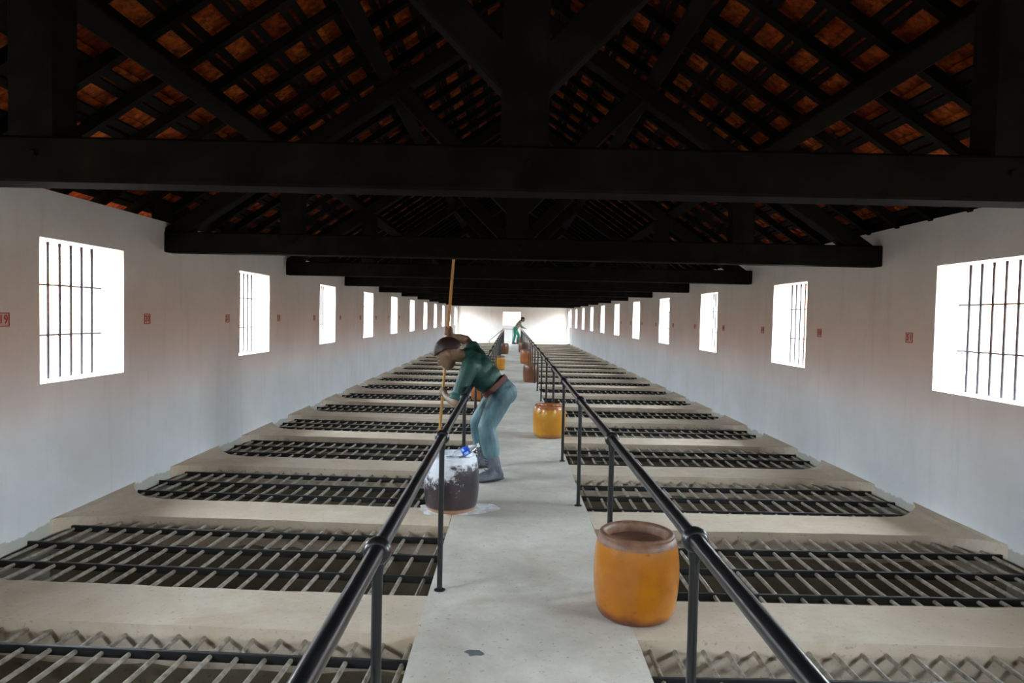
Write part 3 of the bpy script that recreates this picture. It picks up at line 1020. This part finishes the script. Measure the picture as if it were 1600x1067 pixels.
def person(name, label, J, face_f, mats, voxel, pole=None, detail=True, sc=1.0):
    V = {k: Vector(v) for k, v in J.items()}
    f = Vector(face_f).normalized()
    side = Vector((0, 1, 0))
    u = f.cross(side)
    if u.z < 0: u = -u
    body = MB()
    H = V['head']
    k = sc * 1.06
    body.ball(H - f * 0.012 * k + u * 0.012 * k, (0.112 * k, 0.084 * k, 0.104 * k), (f, side, u), 20, 14)
    body.ball(H + f * 0.045 * k - u * 0.05 * k, (0.066 * k, 0.064 * k, 0.080 * k), (f, side, u), 16, 12)
    body.ball(H + f * 0.034 * k - u * 0.006 * k, (0.076 * k, 0.074 * k, 0.075 * k), (f, side, u), 16, 12)
    body.ball(H + f * 0.074 * k - u * 0.104 * k, (0.032 * k, 0.034 * k, 0.026 * k), (f, side, u))
    body.chain([(H + f * 0.100 * k + u * 0.004 * k, 0.010 * k), (H + f * 0.122 * k - u * 0.030 * k, 0.015 * k)], 8)
    for q in (-1, 1):
        body.ball(H + f * 0.112 * k - u * 0.034 * k + side * (0.012 * k * q), 0.011 * k, None, 8, 6)
        body.ball(H + f * 0.088 * k + u * 0.018 * k + side * (0.034 * k * q), (0.014 * k, 0.028 * k, 0.010 * k), (f, side, u))
        body.ball(H + f * 0.072 * k - u * 0.030 * k + side * (0.040 * k * q), (0.022 * k, 0.020 * k, 0.020 * k), (f, side, u))
        body.ball(H - f * 0.008 * k - u * 0.012 * k + side * (0.090 * k * q), (0.024 * k, 0.015 * k, 0.034 * k), (f, side, u))
    body.ball(H + f * 0.100 * k - u * 0.066 * k, (0.014 * k, 0.026 * k, 0.007 * k), (f, side, u))
    body.ball(H + f * 0.096 * k - u * 0.080 * k, (0.014 * k, 0.024 * k, 0.008 * k), (f, side, u))
    hk, k = k, sc
    body.chain([(H - f * 0.035 * k - u * 0.055 * k, 0.060 * k), (V['neck'], 0.066 * k), (V['neck'] * 0.6 + V['chest'] * 0.4, 0.09 * k)])
    # trunk and legs, inside the clothes
    body.chain([(V['chest'], 0.115 * k), (V['waist'], 0.10 * k), (V['pelvis'], 0.11 * k)])
    for q in 'nf':
        body.chain([(V['chest'], 0.09 * k), (V[q + 'Sh'], 0.058 * k), (V[q + 'El'], 0.047 * k), (V[q + 'El'].lerp(V[q + 'Wr'], 0.35), 0.047 * k), (V[q + 'Wr'], 0.031 * k)])
        body.chain([(V['pelvis'], 0.09 * k), (V[q + 'Hip'], 0.080 * k), (V[q + 'Knee'], 0.056 * k), (V[q + 'Ank'], 0.042 * k), (Vector((V[q + 'Ank'].x, V[q + 'Ank'].y, 0.07)), 0.034 * k)])
        hp = V[q + 'Hand']
        if pole:
            a, b, rp_ = pole
            a, b = Vector(a), Vector(b)
            d = (b - a).normalized()
            P = a + d * (hp - a).dot(d)
            w = V[q + 'Wr']
            ax = d if (q == 'n') else d
            grip(body, P, ax, (w - P), rp_, 1.12 * k, 1 if q == 'n' else -1)
            toward = (w - P); e1 = (toward - d * toward.dot(d)).normalized()
            body.chain([(w, 0.030 * k), (P + e1 * (rp_ + 0.026 * k), 0.024 * k)])
        else:
            w = V[q + 'Wr']
            dd = (hp - w).normalized()
            body.ball(w + dd * 0.05, (0.05, 0.025, 0.04), (dd, side, dd.cross(side)))
            for j in range(4):
                o = (j - 1.5) * 0.02
                body.chain([(w + dd * 0.07 + side * o, 0.011), (w + dd * (0.12 + 0.01 * (j in (1, 2))) + side * o + Vector((0, 0, -0.02)), 0.009), (w + dd * 0.135 + side * o + Vector((0, 0, -0.045)), 0.008)], 8)
            body.chain([(w + dd * 0.03 + side * 0.03, 0.013), (w + dd * 0.08 + side * 0.055, 0.010)], 8)
    me = remeshed(body, voxel, 2, 0.012)
    me.materials.append(mats['skin'])
    root = put(name, me)
    tag(root, label, 'person')
    # hair: a close cap over crown and back of the skull
    hm = MB()
    c = H - f * 0.016 * hk + u * 0.018 * hk
    n_, m_ = 24, 14
    vs, fs = [], []
    for i in range(m_ + 1):
        th = math.pi * 0.5 * i / m_ * 1.22
        for j in range(n_):
            a = 2 * math.pi * j / n_
            ca = math.cos(a)
            lim = (0.74 - 0.06 * min(1, ca / 0.75)) if ca > 0 else (0.74 + 0.28 * min(1, -ca / 0.6))
            tt = th * lim
            rr = 1.0 + 0.012 * math.sin(9 * a + i)
            tt *= 1.0 + 0.03 * math.sin(13 * a) * (i / m_)
            vs.append(c + f * (0.1155 * hk * rr * math.sin(tt) * math.cos(a)) + side * (0.0885 * hk * rr * math.sin(tt) * math.sin(a)) + u * (0.1070 * hk * rr * math.cos(tt)))
    for i in range(m_):
        for j in range(n_):
            j2 = (j + 1) % n_
            fs.append((i * n_ + j, (i + 1) * n_ + j, (i + 1) * n_ + j2, i * n_ + j2))
    hm.add(vs, fs)
    ho = hm.build('hair', mats['hair'], root, True)
    so = ho.modifiers.new('thick', 'SOLIDIFY'); so.thickness = 0.012; so.offset = -1
    if detail:
        for q in (-1, 1):
            em = MB(); em.ball((0, 0, 0), 0.011 * hk, None, 10, 8)
            put('eye', em.mesh('eye', M['eye'], True), root, H + f * 0.089 * hk - u * 0.002 * hk + side * (0.033 * hk * q))
    # shirt
    d = (V['neck'] - V['pelvis']).normalized()
    fr = d.cross(side)
    if fr.dot(f) < 0: fr = -fr
    ln = (V['neck'] - V['pelvis']).length
    sh = MB()
    for t, a, b, c in ((0.20, 0.10, 0.172, 0.128), (0.42, 0.13, 0.188, 0.142), (0.64, 0.13, 0.200, 0.146), (0.84, 0.085, 0.195, 0.115)):
        sh.ball(V['pelvis'] + d * (ln * t) + fr * 0.01, (a * k, b * k, c * k), (d, side, fr), 20, 12)
    sh.chain([(V['neck'] - d * 0.05 * k, 0.095 * k), (V['neck'] + d * 0.005, 0.080 * k)])
    for q in 'nf':
        e = V[q + 'Sh'].lerp(V[q + 'El'], 0.78 if q == 'n' else 0.34)
        sh.chain([(V['chest'] + (V[q + 'Sh'] - V['chest']) * 0.5, 0.105 * k), (V[q + 'Sh'], 0.082 * k), (V[q + 'Sh'].lerp(e, 0.6), 0.072 * k), (e, 0.071 * k)])
    me = remeshed(sh, voxel * 1.2, 4)
    me.materials.append(mats['shirt'])
    put('shirt', me, root)
    # rolled cuffs
    if detail:
        for q in 'nf':
            e = V[q + 'Sh'].lerp(V[q + 'El'], 0.78 if q == 'n' else 0.34)
            dd = (V[q + 'El'] - V[q + 'Sh']).normalized()
            cu = MB(); cu.tube([e - dd * 0.005, e + dd * 0.012, e + dd * 0.058, e + dd * 0.064], [0.064 * k, 0.078 * k, 0.077 * k, 0.055 * k], 18)
            cu.build('cuff', mats['shirt'], root, True)
    # trousers
    tr = MB()
    tr.ball(V['pelvis'] + d * 0.035 * k - fr * 0.005, (0.105 * k, 0.176 * k, 0.135 * k), (d, side, fr), 18, 12)
    tr.ball(V['pelvis'] - fr * 0.045 * k - Vector((0, 0, 0.035 * k)), (0.115 * k, 0.165 * k, 0.120 * k), (d, side, fr), 18, 12)
    for q in 'nf':
        calf = V[q + 'Knee'].lerp(V[q + 'Ank'], 0.42)
        tr.chain([(V[q + 'Hip'], 0.112 * k), (V[q + 'Hip'].lerp(V[q + 'Knee'], 0.55), 0.098 * k), (V[q + 'Knee'], 0.080 * k), (calf, 0.086 * k), (V[q + 'Knee'].lerp(V[q + 'Ank'], 0.68), 0.080 * k)])
    me = remeshed(tr, voxel * 1.2, 3)
    me.materials.append(mats['trousers'])
    put('trousers', me, root)
    if 'belt' in mats:
        bm = MB()
        cpt = V['pelvis'] + d * 0.088 * k + fr * 0.002
        n_ = 32
        vs, fs = [], []
        for h, r in ((-0.024, 0.0), (-0.022, 0.006), (0.022, 0.006), (0.024, 0.0), (0.022, -0.012), (-0.022, -0.012)):
            for j in range(n_):
                a = 2 * math.pi * j / n_
                vs.append(cpt + d * h * k + side * ((0.180 * k + r) * math.sin(a)) + fr * ((0.139 * k + r) * math.cos(a)))
        for i in range(6):
            for j in range(n_):
                j2 = (j + 1) % n_
                i2 = (i + 1) % 6
                fs.append((i * n_ + j, i * n_ + j2, i2 * n_ + j2, i2 * n_ + j))
        bm.add(vs, fs)
        bm.build('belt', mats['belt'], root, True)
    # boots
    for q in 'nf':
        bt = MB()
        an, to = V[q + 'Ank'], V[q + 'Toe']
        he = V.get(q + 'Heel') or (an + (an - to) * 0.3)
        hd = Vector((to.x - he.x, to.y - he.y, 0)).normalized()
        gnd = lambda p, z: Vector((p.x, p.y, z))
        top = V[q + 'Knee'].lerp(an, 0.72)
        bt.chain([(top, 0.062 * k), (an, 0.064 * k), (gnd(he.lerp(an, 0.55), 0.10), 0.056 * k), (gnd(he, 0.05), 0.046 * k)])
        bt.chain([(gnd(he, 0.045), 0.044 * k), (gnd(he.lerp(to, 0.55), 0.06), 0.056 * k), (gnd(to, 0.050), 0.053 * k), (gnd(to + hd * 0.05, 0.042), 0.045 * k)])
        bt.chain([(gnd(an, 0.12), 0.055 * k), (gnd(he.lerp(to, 0.6), 0.065), 0.050 * k)])
        me = remeshed(bt, voxel * 1.1, 2, 0.004)
        me.materials.append(mats['boot'])
        bo = put('boot', me, root)
        so_ = MB()
        mid = he.lerp(to, 0.62)
        so_.ball((mid.x, mid.y, 0.018), (0.155 * k, 0.060 * k, 0.016), (hd, Vector((-hd.y, hd.x, 0)), Vector((0, 0, 1))), 20, 8)
        so_.build('sole', M['lace'], bo, True)
        if detail:
            lm = MB()
            w = Vector((-hd.y, hd.x, 0))
            for i in range(5):
                c = gnd(an.lerp(V[q + 'Knee'], 0.065 * i), 0.0) + hd * (0.071 + 0.012 * max(0, 2 - i)) + Vector((0, 0, 0.120 + 0.028 * i))
                lm.tube([c - w * 0.026 - Vector((0, 0, 0.004)), c + hd * 0.012, c + w * 0.026 - Vector((0, 0, 0.004))], 0.0045, 6)
            lm.build('laces', M['lace'], bo)
    return root

POLE_T, POLE_B = (-0.735, 7.5, 2.276), (-0.856, 7.5, 0.39)
J1 = dict(nAnk=(-0.262, 7.10, 0.175), nToe=(-0.345, 7.02, 0.05), nHeel=(-0.205, 7.12, 0.05), nKnee=(-0.342, 7.12, 0.535), nHip=(-0.195, 7.28, 0.84),
          fKnee=(-0.45, 7.56, 0.52), fAnk=(-0.385, 7.70, 0.165), fToe=(-0.49, 7.66, 0.05), fHeel=(-0.35, 7.72, 0.05), fHip=(-0.235, 7.52, 0.835),
          pelvis=(-0.200, 7.40, 0.862), waist=(-0.278, 7.40, 0.940), chest=(-0.430, 7.40, 1.100), neck=(-0.560, 7.38, 1.240),
          head=(-0.768, 7.33, 1.274), nSh=(-0.525, 7.17, 1.150), nEl=(-0.650, 7.08, 0.785), nWr=(-0.770, 7.34, 0.815), nHand=(-0.826, 7.5, 0.855),
          fSh=(-0.470, 7.62, 1.232), fEl=(-0.610, 7.80, 1.400), fWr=(-0.748, 7.60, 1.437), fHand=(-0.784, 7.5, 1.500))
person('person', 'man in green shirt bending over the left railing, gripping a long cane', J1, (-0.76, 0, -0.65),
       dict(skin=M['skin'], hair=M['hair'], shirt=M['shirt'], trousers=M['trousers'], belt=M['belt'], boot=M['boot']), 0.0085, (POLE_T, POLE_B, 0.016), True, 1.12)
mb = MB()
pts, rs = [], []
a, b = Vector(POLE_B), Vector(POLE_T)
nd = 9
for i in range(nd):
    for e, r in ((0.0, 0.0165), (0.02, 0.0155), (0.5, 0.0150), (0.97, 0.0155)):
        t = (i + e) / nd
        pts.append(a.lerp(b, t)); rs.append(r)
pts.append(b); rs.append(0.0165)
mb.tube(pts, rs, 12)
tag(mb.build('bamboo_cane', M['stick'], None, True), 'long yellow-brown cane held upright by the man in the green shirt', 'cane')

X2, Y2 = 0.05, 43.0
J2 = dict(nAnk=(X2 + 0.02, Y2 - 0.1, 0.17), nToe=(X2 + 0.12, Y2 - 0.12, 0.05), nHeel=(X2 - 0.04, Y2 - 0.1, 0.05), nKnee=(X2 + 0.10, Y2 - 0.1, 0.50), nHip=(X2 + 0.10, Y2 - 0.09, 0.88),
          fAnk=(X2 + 0.27, Y2 + 0.12, 0.17), fToe=(X2 + 0.38, Y2 + 0.12, 0.05), fHeel=(X2 + 0.22, Y2 + 0.12, 0.05), fKnee=(X2 + 0.34, Y2 + 0.1, 0.52), fHip=(X2 + 0.14, Y2 + 0.09, 0.88),
          pelvis=(X2 + 0.12, Y2, 0.92), waist=(X2 + 0.17, Y2, 1.04), chest=(X2 + 0.30, Y2, 1.26), neck=(X2 + 0.42, Y2, 1.42), head=(X2 + 0.57, Y2, 1.52),
          nSh=(X2 + 0.36, Y2 - 0.2, 1.34), nEl=(X2 + 0.46, Y2 - 0.24, 1.06), nWr=(X2 + 0.66, Y2 - 0.16, 0.98), nHand=(X2 + 0.74, Y2 - 0.12, 0.97),
          fSh=(X2 + 0.36, Y2 + 0.2, 1.34), fEl=(X2 + 0.50, Y2 + 0.25, 1.08), fWr=(X2 + 0.68, Y2 + 0.12, 0.98), fHand=(X2 + 0.76, Y2 + 0.08, 0.97))
person('person', 'distant man in bright green trousers leaning on the right railing', J2, (0.85, 0, -0.5),
       dict(skin=M['skin_far'], hair=M['hair'], shirt=M['camo'], trousers=M['green_trousers'], boot=M['boot']), 0.016, None, False, 1.05)

# small dark flake lying on the walkway
mb = MB()
pts = [(0.05, 0.0), (0.03, 0.022), (-0.005, 0.018), (-0.03, 0.03), (-0.05, 0.01), (-0.028, -0.004), (-0.02, -0.03), (0.012, -0.02), (0.035, -0.022)]
n = len(pts)
vs = [(x, y, 0.0) for x, y in pts] + [(x * 0.85, y * 0.85, 0.006 + 0.002 * (i % 3)) for i, (x, y) in enumerate(pts)]
mb.add(vs, [tuple(range(n - 1, -1, -1)), tuple(range(n, 2 * n))] + [(i, (i + 1) % n, n + (i + 1) % n, n + i) for i in range(n)])
tag(mb.build('plaster_flake', M['chip'], None, False, (-0.265, 3.42, 0.001)), 'small dark grey flake lying on the walkway near the camera', 'flake')
